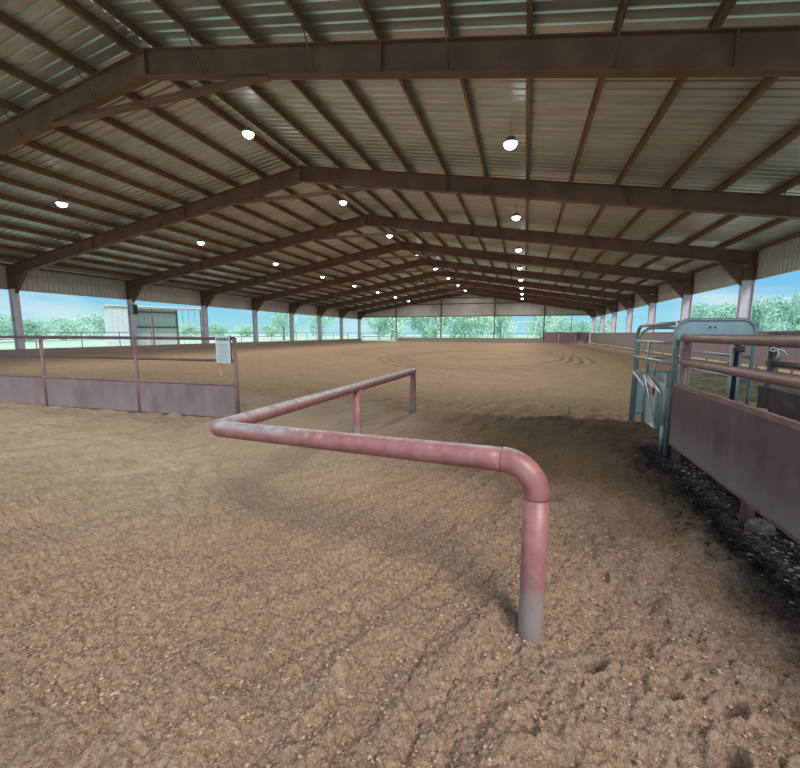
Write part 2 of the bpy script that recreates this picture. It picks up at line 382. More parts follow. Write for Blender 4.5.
# ------------------------------------------------------------------ sand floor
def vnoise(x, y, seed=0):
    xi = np.floor(x).astype(np.int64); yi = np.floor(y).astype(np.int64); xf = x - xi; yf = y - yi
    def hsh(a, b):
        h = (a*374761393 + b*668265263 + seed*1274126177) & 0x7fffffff
        h = ((h ^ (h >> 13)) * 1103515245 + 12345) & 0x7fffffff; h = (h ^ (h >> 16)) * 48271 & 0x7fffffff
        return (h % 100003) / 100003.0
    u = xf*xf*xf*(xf*(xf*6-15)+10); v = yf*yf*yf*(yf*(yf*6-15)+10)
    a = hsh(xi, yi); b = hsh(xi+1, yi); c = hsh(xi, yi+1); d = hsh(xi+1, yi+1)
    return (a*(1-u)+b*u)*(1-v) + (c*(1-u)+d*u)*v - .5
def fbm(x, y, o=4, seed=0):
    t = 0; a = 1.
    for i in range(o): t = t + a*vnoise(x*2**i + 17*i, y*2**i - 9*i, seed+i); a *= .5
    return t
def sstep(a, b, x):
    t = np.clip((x-a)/(b-a), 0, 1); return t*t*(3-2*t)
def gauss_line(x, y, pts, wid):
    d = np.full_like(x, 9.)
    for (ax, ay), (bx, by) in zip(pts[:-1], pts[1:]):
        t = np.clip(((x-ax)*(bx-ax)+(y-ay)*(by-ay))/((bx-ax)**2+(by-ay)**2), 0, 1); d = np.minimum(d, np.hypot(x-ax-t*(bx-ax), y-ay-t*(by-ay)))
    return np.exp(-(d/wid)**2)
PRINTS = [(.31, 1.76, .10, .045, .35, .022), (.52, 2.05, .06, .05, .2, .02), (.50, 2.55, .07, .05, .9, .015), (.13, 1.33, .12, .05, .3, .016), (-1.20, 1.36, .10, .05, .4, .018),
          (-.92, 1.36, .05, .055, 0, .016), (-1.33, 1.60, .055, .045, .3, .018), (-.87, 1.80, .05, .045, 0, .014), (-.82, 1.72, .05, .04, .5, .015), (-1.45, 2.2, .06, .045, .2, .014),
          (-.62, 2.6, .07, .035, 1.2, .012), (.85, 1.75, .06, .05, .4, .028), (1.0, 1.5, .07, .06, .8, .035), (.75, 1.5, .05, .05, .1, .026), (.62, 1.72, .06, .05, .6, .022), (1.2, 1.75, .07, .05, .2, .03)]
RUTS = [([(-.55, 2.9), (-.35, 2.3), (-.42, 2.1)], .03, .018), ([(-.25, 2.75), (.7, 2.72)], .025, .014), ([(-3.5, 3.5), (-2.95, 2.75), (-2.52, 2.38)], .045, .03), ([(-3.25, 3.6), (-2.75, 2.85), (-2.4, 2.45)], .035, .022), ([(-3.9, 3.6), (-3.3, 2.8), (-2.9, 2.4)], .04, .016), ([(-4.6, 3.8), (-3.8, 2.8)], .05, .014), ([(-4.2, 5.2), (-3.2, 4.6), (-2.9, 3.9)], .04, .02),
        ([(-.6, 3.3), (.9, 3.6)], .04, .016), ([(-.3, 4.3), (1.4, 4.5)], .05, .016), ([(.5, 1.95), (1.2, 2.05)], .035, .02)]
SAND = ((.225, .138, .095), (.53, .365, .27))
BEIGE = ((.33, .25, .175), (.49, .385, .28))
DAMP_SHADE = ((.085, .056, .036), (.18, .122, .08))
ARENA = ((.35, .24, .15), (.52, .375, .25))
def height(x, y):
    near = 1 - sstep(6.5, 11, y); nn = 1 - sstep(3.2, 6.5, y)
    inpen = sstep(1.75, 2.2, x)
    h = .035*fbm(x*.55, y*.55, 2, 3)*near
    # long furrows sweeping up to the right, strongest left of the barrier
    ca, sa = math.cos(1.2), math.sin(1.2); wx = x + .35*vnoise(x*.7, y*.7, 41); wy = y + .35*vnoise(x*.7, y*.7, 42)
    p = wx*ca + wy*sa; q = -wx*sa + wy*ca
    left = 1 - sstep(-.9, .4, x - .15*y)
    h += (.085*fbm(p*1.7, q*8.5, 2, 5)*left + .024*fbm(p*3, q*9, 2, 6)*(1-left))*near
    cr_ = fbm(p*1.3 + 7, q*5.5 + 3, 2, 51); h -= .032*np.exp(-(cr_/.05)**2)*near*left*sstep(-.12, .12, vnoise(x*1.1, y*1.1, 55))
    h += .09*fbm(x*2.3, y*2.3, 2, 13)*near*(.35 + .65*sstep(.1, .9, x))*(1 - .6*sstep(2.6, 4.5, y))
    h += .06*fbm(x*7, y*7, 2, 14)*near*(.5 + .5*sstep(-.2, .9, x))
    # crumbly clods
    c = fbm(x*26, y*26, 2, 21); h += .013*np.sign(c)*np.abs(c)**.8*near*(.55 + .6*nn)
    c = fbm(x*62, y*62, 2, 23); h += .024*c*nn
    c = fbm(x*105, y*105, 1, 29); h += .008*c*nn
    h += .012*fbm(x*3, y*6, 3, 31)*(1-near)
    for (px, py, a, b, ang, dep) in PRINTS:
        dep = dep*1.7
        ca, sa = math.cos(ang), math.sin(ang); u = ((x-px)*ca+(y-py)*sa)/a; v = (-(x-px)*sa+(y-py)*ca)/b; r = np.sqrt(u*u+v*v)
        ins = 1 - sstep(.8, 1.05, r)
        h = h*(1 - .85*ins) - dep*ins + .6*dep*np.exp(-((r-1.25)/.22)**2)
    for pts, wid, dep in RUTS: h -= dep*gauss_line(x, y, pts, wid)
    h += .07*np.exp(-((x-1.72)/.25)**2)*(1 - sstep(4.8, 5.6, y))*(.7+.8*vnoise(x*2, y*2, 61))*sstep(-5, 1.2, y)*0
    # dark litter strip at the foot of the pen fence lies a little lower
    h -= .05*sstep(1.35, 1.7, x)*(1 - sstep(5.4, 6.0, y))
    return np.clip(h, -.11, .16)
def seg(a, b, d): return np.arange(a, b, d)
xs = np.concatenate([np.linspace(-30.6, -12, 60, endpoint=False), np.linspace(-12, -5, 130, endpoint=False), np.linspace(-5, -2.6, 110, endpoint=False), seg(-2.6, 1.9, .0105), np.linspace(1.9, 3, 50, endpoint=False), np.linspace(3, 10.9, 60)])
ys = [-3., -1.5, -.4, .2, .5, .7, .8]
y = .86
while y < 70.6: ys.append(y); y += max(.0095, .0048*y)
ys.append(70.9); ys = np.array(ys)
GX, GY = np.meshgrid(xs, ys); GZ = height(GX, GY)
nx, ny = len(xs), len(ys)
me = bpy.data.meshes.new('floor'); nv = nx*ny
me.vertices.add(nv); me.vertices.foreach_set('co', np.stack([GX, GY, GZ], -1).astype(np.float32).ravel())
idx = np.arange(nv).reshape(ny, nx); quads = np.stack([idx[:-1, :-1], idx[:-1, 1:], idx[1:, 1:], idx[1:, :-1]], -1).reshape(-1, 4)
nf = len(quads); me.loops.add(nf*4); me.polygons.add(nf)
me.loops.foreach_set('vertex_index', quads.ravel().astype(np.int32)); me.polygons.foreach_set('loop_start', np.arange(0, nf*4, 4, dtype=np.int32)); me.polygons.foreach_set('loop_total', np.full(nf, 4, dtype=np.int32))
me.update(calc_edges=True); me.polygons.foreach_set('use_smooth', np.ones(nf, bool))
# soil kinds: moist dark earth beside the pens plus painted fence and low-wall shade, orange sand in the worked arena, grey-beige drive at left
def attr(name, arr):
    a = me.attributes.new(name, 'FLOAT', 'POINT'); a.data.foreach_set('value', arr.astype(np.float32).ravel())
nz = fbm(GX*.8, GY*.8, 4, 71)
yb = 7.55 + .5*nz - .12*(GX < -2)*(GX+2)
arena = sstep(-.15, .25, GY - yb + .25*fbm(GX*4, GY*4, 2, 73))
damp_shade = sstep(-2.5, .3, GX + 1.0*nz - .1*(6 - GY))*sstep(2.1, 4.8, GY + .9*nz)*(1-arena)
damp_shade = np.maximum(damp_shade, .9*sstep(1.0, 1.75, GX + .35*nz)*(1 - sstep(7.6, 8.2, GY)))  # fence-foot strip: moist earth with the fence's shadow painted in
damp_shade = np.maximum(damp_shade, sstep(9.3, 9.9, GX + .15*nz)*sstep(9, 14, GY))  # shadow at the low wall's foot painted in the dark soil colour
beige = (1 - sstep(-3.2, -.4, GX + .6*nz + .35*(GY-3)*0))*sstep(1.8, 4.2, GY + .5*nz - .35*GX*.5)*(1-arena)
lit = sstep(1.25, 1.55, GX + .5*nz)*(1 - sstep(5.6, 6.3, GY + .6*nz)); attr('litter', lit); attr('arena', arena); attr('damp_shade', damp_shade); attr('beige', beige)
mm, nt, b = nodes_of('arena_sand'); N = nt.nodes; L = nt.links
tc = N.new('ShaderNodeTexCoord')
def A(n):
    q = N.new('ShaderNodeAttribute'); q.attribute_name = n; return q.outputs['Fac']
def noise(sc, d=5, rough=.6):
    q = N.new('ShaderNodeTexNoise'); q.inputs['Scale'].default_value = sc; q.inputs['Detail'].default_value = d; q.inputs['Roughness'].default_value = rough; L.new(tc.outputs['Object'], q.inputs['Vector']); return q.outputs['Fac']
def ramp(f, c1, c2, lo=.35, hi=.65):
    q = N.new('ShaderNodeValToRGB'); e = q.color_ramp.elements; e[0].position = lo; e[1].position = hi; e[0].color = (*c1, 1); e[1].color = (*c2, 1); L.new(f, q.inputs[0]); return q.outputs[0]
def mixc(f, a, c):
    q = N.new('ShaderNodeMix'); q.data_type = 'RGBA'; L.new(f, q.inputs[0]); L.new(a, q.inputs[6]); L.new(c, q.inputs[7]); return q.outputs[2]
def mth(k, a, c, d=None):
    q = N.new('ShaderNodeMath'); q.operation = k
    for i, v in enumerate((a, c, d)):
        if v is None: continue
        if isinstance(v, (int, float)): q.inputs[i].default_value = v
        else: L.new(v, q.inputs[i])
    return q.outputs[0]
n1, n2, n3 = noise(1.1, 6), noise(45, 4, .7), noise(130, 3, .7)
fine = mth('MULTIPLY_ADD', n2, .55, mth('MULTIPLY', n3, .45))  # also drives the bump, so hollows get painted crevice shade
base = ramp(fine, SAND[0], SAND[1], .40, .60)
bei = ramp(fine, BEIGE[0], BEIGE[1]); dmp_shade = ramp(fine, DAMP_SHADE[0], DAMP_SHADE[1]); are = ramp(noise(6, 8, .75), ARENA[0], ARENA[1])
c = mixc(A('beige'), base, bei); c = mixc(A('damp_shade'), c, dmp_shade); c = mixc(A('litter'), c, ramp(noise(28, 6, .75), (.012, .009, .008), (.09, .07, .058), .42, .72))
# harrow rings in the far sand: furrows turned up a little darker
sx = N.new('ShaderNodeSeparateXYZ'); L.new(tc.outputs['Object'], sx.inputs[0])
def ring(cx, cy, r0, r1, pitch, amt):
    wob = mth('MULTIPLY', mth('SUBTRACT', noise(.35, 2), .5), 1.2)
    dx = mth('SUBTRACT', sx.outputs['X'], cx); dy = mth('MULTIPLY', mth('SUBTRACT', sx.outputs['Y'], cy), .62)
    d = mth('ADD', mth('SQRT', mth('ADD', mth('MULTIPLY', dx, dx), mth('MULTIPLY', dy, dy)), 0), wob)
    wv = mth('SINE', mth('MULTIPLY', d, 2*PI/pitch), 0)
    def mr(a, bb):
        q = N.new('ShaderNodeMapRange'); q.inputs['From Min'].default_value = a; q.inputs['From Max'].default_value = bb; L.new(d, q.inputs['Value']); return q.outputs[0]
    return mth('MULTIPLY', mth('MULTIPLY', wv, mth('MULTIPLY', mr(r0, r0+.5), mr(r1, r1-.5))), amt)
groove = mth('ADD', mth('ADD', ring(-2.5, 26, 4.0, 6.6, .55, 1.), ring(-2.5, 26, 1.2, 2.6, .5, .6)), ring(-6., 36, 7.4, 9.4, .5, .7))
groove = mth('MULTIPLY', groove, A('arena'))
gm = N.new('ShaderNodeMapRange'); gm.inputs['From Min'].default_value = .1; gm.inputs['From Max'].default_value = 1; gm.inputs['To Max'].default_value = .35; L.new(groove, gm.inputs['Value'])
ared = N.new('ShaderNodeMix'); ared.data_type = 'RGBA'; L.new(gm.outputs[0], ared.inputs[0]); L.new(are, ared.inputs[6]); ared.inputs[7].default_value = (*[v*.55 for v in ARENA[0]], 1)
c = mixc(A('arena'), c, ared.outputs[2])
big = N.new('ShaderNodeMix'); big.data_type = 'RGBA'; big.blend_type = 'MULTIPLY'; big.inputs[0].default_value = .5; L.new(c, big.inputs[6]); L.new(ramp(n1, (.72, .72, .72), (1.12, 1.1, 1.08), .3, .7), big.inputs[7])
L.new(big.outputs[2], b.inputs['Base Color']); b.inputs['Roughness'].default_value = .95; b.inputs['Specular IOR Level'].default_value = .12
hsum = mth('ADD', mth('MULTIPLY', fine, .02), mth('MULTIPLY', groove, .09))
hsum = mth('ADD', hsum, mth('MULTIPLY', mth('MULTIPLY', noise(9, 5, .7), A('arena')), .07))
bp = N.new('ShaderNodeBump'); bp.inputs['Strength'].default_value = .9; bp.inputs['Distance'].default_value = 1.; L.new(hsum, bp.inputs['Height']); L.new(bp.outputs[0], b.inputs['Normal'])
me.materials.append(mm); fl = bpy.data.objects.new('floor', me); COL.objects.link(fl); struct(fl)
def gz(x, y): return float(height(np.array([float(x)]), np.array([float(y)]))[0])

# loose clods lying on the sand
OCT = [(1,0,0),(-1,0,0),(0,1,0),(0,-1,0),(0,0,1),(0,0,-1)]; OF = [(0,2,4),(2,1,4),(1,3,4),(3,0,4),(2,0,5),(1,2,5),(3,1,5),(0,3,5)]
def scatter(n, fx, fy, rmin, rmax, flat=.7, lift=.3, keep=None):
    xs_ = fx(n); ys_ = fy(n); zs_ = height(xs_, ys_); m = MB()
    for x, y, z in zip(xs_, ys_, zs_):
        if keep and not keep(x, y): continue
        r = rmin + (rmax-rmin)*random.random()**3; a = random.random()*6.28; ca, sa = math.cos(a), math.sin(a); vv = []
        for ox, oy, oz in OCT:
            ox *= r*random.uniform(.7, 1.3); oy *= r*random.uniform(.7, 1.3); oz *= r*flat*random.uniform(.7, 1.2)
            vv.append((x+ox*ca-oy*sa, y+ox*sa+oy*ca, z+oz+r*lift))
        m.add(vv, OF)
    return m
M['clod'] = mat('sand_clod', SAND[0], tuple(min(1, v*1.1) for v in SAND[1]), .95, scale=30, spec=.1)
mc = scatter(24000, lambda n: rng.uniform(-2.6, 1.5, n), lambda n: .95 + 4.6*rng.random(n)**1.5, .003, .0125, keep=lambda x, y: x < 1.25 - .2*random.random() and not (x > -.9 + .5*random.random() and y > 2.7 + .6*random.random()))
tag(mc.build('sand_clods', 'clod'), 'small loose clods of brown sand strewn over the foreground', 'sand', kind='stuff')
mc = scatter(7000, lambda n: 1.85 - .36*np.abs(rng.normal(0, .7, n)) + .2*rng.random(n), lambda n: rng.uniform(1.2, 5.6, n), .005, .022, .6)
tag(mc.build('dark_litter', 'chip'), 'dark wet litter lying along the foot of the pen fence', 'litter', kind='stuff')
mc = scatter(800, lambda n: 1.85 - .22*np.abs(rng.normal(0, .7, n)) + .2*rng.random(n), lambda n: rng.uniform(1.2, 5.4, n), .004, .022, .4, .7)
tag(mc.build('pale_chips', 'chipw'), 'pale flakes scattered among the dark litter under the pen fence', 'litter', kind='stuff')

# ------------------------------------------------------------------ bent pipe barrier in the foreground
R = .060
t = thing('pipe_barrier', (.095, 1.89, 0), 'low red painted bent pipe barrier standing on the sand', 'barrier')
A0 = Vector((.085, 1.91, 0)); Zf = .895
corner = Vector((-2.19, 2.35, .79)); end = Vector((-1.95, 7.08, .80))
d1 = (corner - Vector((A0.x, A0.y, Zf))); elbow_c = Vector((A0.x, A0.y, Zf))
path = bend([A0 + Vector((0, 0, -.3)), elbow_c, corner], .155, 10)
iE = [i for i in range(len(path))]
post = [A0 + Vector((0, 0, -.3)), A0 + Vector((0, 0, .1)), A0 + Vector((0, 0, .35)), path[1]]
one(lambda q: q.tube(post, R, 28)).build('post', 'pipe', t)
one(lambda q: q.tube([path[1] + Vector((0, 0, -.004))] + path[1:-1] + [path[-2] + (path[-1]-path[-2]).normalized()*.004], R + .0022, 28)).build('elbow', 'pipe', t)
e0 = path[-2]; dirn = (corner - e0).normalized(); dr2 = (end - corner).normalized()
run1 = bend([e0, corner, end], .10, 9)
seg1 = run1[:6]; seg2 = run1[5:]
def dens(pts, n=24):
    out = []
    for a, b_ in zip(pts[:-1], pts[1:]):
        k = max(1, int((b_-a).length*n/2)); out += [a + (b_-a)*i/k for i in range(k)]
    return out + [pts[-1]]
one(lambda q: q.tube(dens(seg1), R, 28)).build('rail', 'pipe', t)
one(lambda q: q.tube(dens(seg2), R*.98, 28)).build('rail', 'pipe', t)
for P in (corner + (end-corner)*.505, end - dr2*.03):
    one(lambda q: q.tube([(P.x, P.y, -.25), (P.x, P.y, .2), (P.x, P.y, P.z - .02)], .057, 20)).build('post', 'pipe', t)

# ------------------------------------------------------------------ pen fence at right
def pen_fence(name, x, y0, y1, zt, zr, posts, panel, label, mpipe, msheet, rp):
    t = thing(name, (x, y0, 0), label, 'fence')
    for y in posts: one(lambda q: q.tube([(x, y, -.25), (x, y, zt if y != 3.86 else panel[1])], .048, 16)).build('post', mpipe, t)
    one(lambda q: q.tube([(x - .01, y1, zt), (x - .01, y0 + .02, zt)], rp, 18)).build('rail', mpipe, t)
    one(lambda q: q.tube([(x - .01, y1, zr), (x - .01, y0 + .02, zr)], rp*.92, 18)).build('rail', mpipe, t)
    p = one(lambda q: q.box(x - .075, x - .06, y1, y0 + .02, panel[0], panel[1])).build('sheet_panel', msheet, t)
    sub(one(lambda q: (q.box(x - .083, x - .045, y1, y0 + .02, panel[1] - .035, panel[1] + .012), q.box(x - .08, x - .045, y1, y0 + .02, panel[0] - .01, panel[0] + .02))), 'edge_angle', mpipe, p)
    return t
pen_fence('pen_fence', 1.83, 5.53, 1.0, 1.45, 1.165, (5.5, 3.86, 2.2, 1.05), (.16, .905), 'maroon pipe and sheet fence in the right foreground', 'maroonpipe', 'sheet', .046)
pen_fence('alley_fence', 2.62, 5.42, 1.0, 1.50, 1.18, (5.38, 3.2, 1.05), (.16, .91), 'dark maroon alley fence behind the right foreground fence', 'darkrail', 'sheet', .034)
rp_ = MB()
rp_.tube([(2.60, 5.315, 1.34), (2.56, 5.30, 1.36), (2.54, 5.31, 1.33), (2.58, 5.31, 1.31), (2.60, 5.315, 1.345), (2.66, 5.30, 1.32), (2.69, 5.29, 1.27)], .012, 8)
rp_.tube([(2.60, 5.31, 1.34), (2.61, 5.28, 1.30), (2.60, 5.28, 1.24)], .011, 8)
tag(rp_.build('rope_tie', 'rope'), 'short white rope knotted round the alley fence post', 'rope')

# roping chute between the two fences
t = thing('chute_back_frame', (2.12, 5.6, 0), 'galvanised chute frame with round-cornered pale blue top plate', 'gate')
xa, xb, yy, z0, z1 = 1.745, 2.535, 5.62, 1.43, 1.665
pl = [(xa, z0), (xb, z0)] + [(p[0], p[2]) for p in arc((xb-.13, yy, z1-.13), 0, PI/2, .13, 8, 'xz')] + [(p[0], p[2]) for p in arc((xa+.13, yy, z1-.13), PI/2, PI, .13, 8, 'xz')]
p = one(lambda q: q.prism_y(pl, yy - .006, yy + .006)).build('top_plate', 'galvblue', t)
sub(one(lambda q: (q.tube([(2.075, yy-.012, 1.565), (2.095, yy-.012, 1.59)], .008, 8), q.tube([(2.135, yy-.012, 1.585), (2.145, yy-.012, 1.57)], .008, 8))), 'bolt', 'ink', p)
loop = [(xa, yy, -.02), (xa, yy, z1-.2)] + arc((xa+.14, yy, z1-.14), PI, PI/2, .14, 8, 'xz') + arc((xb-.14, yy, z1-.14), PI/2, 0, .14, 8, 'xz') + [(xb, yy, z1-.3), (xb, yy, -.02)]
one(lambda q: q.tube(loop, .022, 12)).build('hoop', 'galv', t)
for x in (1.84, 1.92, 2.35, 2.43): one(lambda q: q.tube([(x, yy + .03, .02), (x, yy + .03, 1.46)], .017, 10)).build('upright', 'galv', t)
one(lambda q: q.box(1.865, 1.905, yy + .02, yy + .05, .1, 1.43)).build('slide_channel', 'black', t)
one(lambda q: q.box(2.375, 2.41, yy + .02, yy + .05, .1, 1.43)).build('slide_channel', 'black', t)
one(lambda q: (q.box(2.36, 2.44, yy - .035, yy + .0, 1.30, 1.36), q.tube([(2.33, yy-.04, 1.335), (2.44, yy-.04, 1.30)], .012, 8))).build('latch', 'primer', t)

t = thing('chute_side_gate', (1.77, 6.6, 0), 'galvanised chute side gate with arched top and bent braces', 'gate')
X = 1.80
fr = [(X, 7.6, -.02), (X, 7.6, 1.33)] + arc((X, 7.32, 1.35), 0, PI/2, .28, 8, 'yz') + [(X, 5.75, 1.63)]
one(lambda q: q.tube(fr, .026, 12)).build('frame_tube', 'galv', t)
one(lambda q: q.tube([(X, 5.72, .02), (X, 5.72, 1.66)], .03, 12)).build('hinge_post', 'galv', t)
one(lambda q: q.tube([(X - .03, 5.86, .12), (X - .03, 5.86, 1.0)], .025, 12)).build('hinge_post', 'galv', t)
one(lambda q: q.tube([(X - .06, 5.78, -.02), (X - .06, 5.78, .32)], .022, 12)).build('hinge_post', 'galv', t)
for z in (1.385, 1.125): one(lambda q: q.tube([(X, 7.6, z), (X, 5.74, z)], .022, 10)).build('rail', 'galv', t)
one(lambda q: q.box(X-.025, X+.025, 5.76, 7.75, .86, .91)).build('rail', 'greyboard', t)
one(lambda q: q.tube([(X, 6.85, .88), (X, 6.85, 1.38)], .02, 10)).build('upright', 'galv', t)
one(lambda q: q.tube([(X, 6.5, .88), (X, 6.5, 1.12)], .016, 10)).build('upright', 'galv', t)
one(lambda q: q.tube([(X, 6.76, .19), (X, 5.86, .17)], .022, 10)).build('rail', 'galv', t)
one(lambda q: q.box(X + .01, X + .016, 5.87, 6.75, .18, .86)).build('sheet_panel', 'galvblue', t)
for ya, yb_ in ((7.45, 6.76), (6.85, 6.15), (6.6, 6.0)):
    one(lambda q: q.tube(bend([(X-.035, ya, .86), (X-.035, yb_, .70), (X-.035, yb_, .18)], .08, 6), .021, 10)).build('bent_brace', 'galv', t)
one(lambda q: q.tube([(X-.05, 6.72, .85), (X-.05, 6.05, .2)], .018, 10)).build('diagonal_brace', 'galv', t)
one(lambda q: q.box(X-.075, X-.055, 6.22, 6.30, .66, .76)).build('tag', 'red', t)

t = thing('chute_front_gate', (2.15, 7.7, 0), 'pale blue sheeted gate closing the far end of the chute', 'gate')
one(lambda q: q.tube([(1.86, 7.68, -.02), (1.86, 7.68, 1.3)] + arc((2.06, 7.68, 1.4), PI, PI/2, .2, 6, 'xz') + arc((2.32, 7.68, 1.4), PI/2, 0, .2, 6, 'xz') + [(2.52, 7.68, 1.3), (2.52, 7.68, -.02)], .024, 10)).build('frame_tube', 'galv', t)
one(lambda q: q.box(1.88, 2.5, 7.675, 7.685, .14, .86)).build('sheet_panel', 'galvblue', t)
for z in (.14, .87, 1.1): one(lambda q: q.tube([(1.86, 7.68, z), (2.52, 7.68, z)], .018, 8)).build('rail', 'galv', t)

t = thing('chute_far_side', (2.6, 6.6, 0), 'galvanised rails forming the far side of the chute', 'gate')
for y in (5.72, 7.6): one(lambda q: q.tube([(2.58, y, -.02), (2.58, y, 1.62)], .024, 10)).build('upright', 'galv', t)
for z in (.95, 1.225, 1.42, 1.61): one(lambda q: q.tube([(2.58, 5.72, z), (2.58, 7.6, z)], .02, 10)).build('rail', 'galv', t)
one(lambda q: (q.tube([(2.58, 7.5, 1.42), (2.2, 6.9, 1.58), (1.86, 6.6, 1.6)], .02, 8))).build('cross_brace', 'galv', t)
one(lambda q: (q.tube([(2.58, 6.6, 1.42), (2.2, 6.1, 1.58), (1.86, 5.9, 1.6)], .02, 8))).build('cross_brace', 'galv', t)

md = MB(); n = 44; v = []
for i in range(n+1):
    for j in range(n+1):
        u, w_ = i/n*2-1, j/n*2-1; rr = math.hypot(u, w_); x = 6.2 + 2.6*u; y = 13.2 + 3.2*w_
        v.append((x, y, -.06 + max(0, .42*(1-rr**2)) + .10*float(fbm(np.array([x*2.2]), np.array([y*2.2]), 3, 91)[0])*(rr < 1)))
md.add(v, [(i*(n+1)+j, (i+1)*(n+1)+j, (i+1)*(n+1)+j+1, i*(n+1)+j+1) for i in range(n) for j in range(n)], True)
tag(md.build('dirt_mound', 'mound'), 'low olive grey mound of loose dirt behind the chute', 'dirt', kind='stuff')
rk = MB(); rk.lathe((1.86, 3.72, -.10), [(.03, -.03), (.085, .0), (.10, .05), (.085, .10), (.05, .125), (.01, .13)], 14)
M['stone'] = mat('grey_stone', (.07, .065, .062), (.15, .14, .13), .9, scale=22, detail=6, bump=.5)
tag(rk.build('stone', 'stone'), 'grey rounded stone beside the short post under the fence', 'stone')
st = MB(); st.tube([(.84, 7.9, -.1), (.845, 7.9, .17)], .018, 8)
tag(st.build('wooden_stake', 'wood'), 'short wooden stake in the sand left of the chute', 'stake')

# ------------------------------------------------------------------ left fence with the sign
t = thing('rail_fence', (-4.72, 5.63, 0), 'plum pipe and sheet fence at left, ending by the sign', 'fence')
pA, pB = Vector((-4.72, 5.63, 0)), Vector((-14.0, 5.30, 0)); dv = (pB-pA).normalized()
def fp(x): return pA + dv*((pA.x - x)/abs(dv.x))
for x, r in ((-4.72, .034), (-6.88, .032), (-9.27, .032), (-11.8, .032), (-14., .032)):
    P = fp(x); one(lambda q: q.tube([(P.x, P.y, -.2), (P.x, P.y, 1.41)], r, 14)).build('post', 'maroonpipe', t)
for z, r, mn in ((1.40, .028, 'darkrail'), (1.02, .022, 'darkrail'), (.60, .022, 'maroonpipe')):
    one(lambda q: q.tube([pA + Vector((0, 0, z)), pB + Vector((0, 0, z))], r, 12)).build('rail', mn, t)
nrm = Vector((dv.y, -dv.x, 0))
for a, b_ in ((-4.75, -6.85), (-6.91, -9.24), (-9.30, -11.77), (-11.83, -13.97)):
    one(lambda q: q.slab(fp(a), fp(b_), .02, .60, .012)).build('sheet_panel', 'sheetleft', t)
P = fp(-4.91); S = Vector((-4.91, P.y - .05, 0))
t = thing('warning_sign', (S.x, S.y, .9), 'white rectangular sign with dark heading on the left fence', 'sign')
wS, hS = .30, .46; zc = 1.215
b0 = one(lambda q: q.box(S.x-wS/2, S.x+wS/2, S.y-.006, S.y+.006, zc-hS/2, zc+hS/2)).build('board', 'signboard', t)
sub(one(lambda q: q.box(S.x+wS/2, S.x+wS/2+.012, S.y-.008, S.y+.012, zc-hS/2-.01, zc+hS/2+.01)), 'edge_trim', 'darkrail', b0)
m = MB()
for i in range(13):
    z = zc + .09 - i*.024; hw = wS*.42*(1 if i % 4 != 3 else .6)*random.uniform(.85, 1)
    m.box(S.x-hw, S.x+hw, S.y-.0085, S.y-.0055, z-.004, z+.004)
sub(m, 'text_lines', 'greyink', b0)
cu = bpy.data.curves.new('heading', 'FONT'); cu.body = 'WARNING'; cu.size = .07; cu.align_x = 'CENTER'; cu.extrude = .001; cu.offset = .002; cu.materials.append(M['ink'])
tmp = bpy.data.objects.new('tmp', cu); hm = bpy.data.meshes.new_from_object(tmp); bpy.data.objects.remove(tmp); hm.materials.clear(); hm.materials.append(M['ink'])
fo = bpy.data.objects.new('heading', hm); COL.objects.link(fo); fo.parent = b0; fo.location = (0, -.0075, zc + .15 - .9); fo.rotation_euler = (PI/2, 0, 0); fo.scale = (.78, 1, 1)
one(lambda q: q.box(S.x-.10, S.x-.07, S.y+.007, S.y+.02, .76, 1.3)).build('stake', 'orange', t)

# ------------------------------------------------------------------ boards and low walls round the arena
tag(one(lambda q: (q.slab((XL+.74, 8.0), (XL+.74, YEND-.3), -.1, .43, .05), q.slab((XL+.72, 8.0), (XL+.72, YEND-.3), .40, .46, .10))).build('kickboard', 'wood'), 'long low brown kickboard along the left row of columns', 'board')
tag(one(lambda q: (q.slab((-22.3, YEND-.45), (2.8, YEND-.45), -.1, .66, .06), q.slab((-22.3, YEND-.45), (2.8, YEND-.45), .66, .72, .14))).build('kickboard', 'greyboard'), 'grey board closing the foot of the far end opening', 'board')
for i, (xa, xb, mn, dy, lab) in enumerate(((3.0, 5.2, 'pinksheet', 0., 'pinkish panel at the far end, leftmost of three'), (5.25, 7.75, 'pinksheet', -.35, 'pinkish panel at the far end, middle of three'), (7.85, 9.85, 'sheet', .0, 'dark maroon panel at the far end, beside the right wall'))):
    t = thing('end_panel', ((xa+xb)/2, YEND-.6+dy, 0), lab, 'panel', 'panels at the far end')
    one(lambda q: q.box(xa, xb, YEND-.62+dy, YEND-.58+dy, 0, 1.72)).build('sheet', mn, t)
    for x in (xa+.03, xb-.03): one(lambda q: q.tube([(x, YEND-.6+dy, -.1), (x, YEND-.6+dy, 1.78)], .05, 8)).build('post', 'maroonpipe', t)
lw = None
for k in range(8):
    ya = Y1 + k*BAY - (0 if k else 1.2); yb2 = Y1 + (k+1)*BAY
    lab = 'maroon low wall panel on the right side, %s bay back from camera' % ORD[k]
    t = thing('low_wall', (XR-.72, ya, 0), lab, 'wall panel', 'low wall panels on the right')
    x = XR - .72
    one(lambda q: q.box(x, x + .02, ya + .03, min(yb2, YEND-.9) - .03, .10, 1.55)).build('sheet_panel', 'lowwall', t)
    one(lambda q: q.tube([(x + .05, ya + .02, 1.58), (x + .05, min(yb2, YEND-.9) - .02, 1.58)], .045, 10)).build('cap_rail', 'maroonpipe', t)
    for j in range(3): one(lambda q: q.tube([(x + .07, ya + .1 + j*2.5, -.1), (x + .07, ya + .1 + j*2.5, 1.57)], .04, 8)).build('post', 'maroonpipe', t)
t = thing('white_gate', (-26, YEND-.5, 0), 'white pipe gate at the far left corner', 'gate')
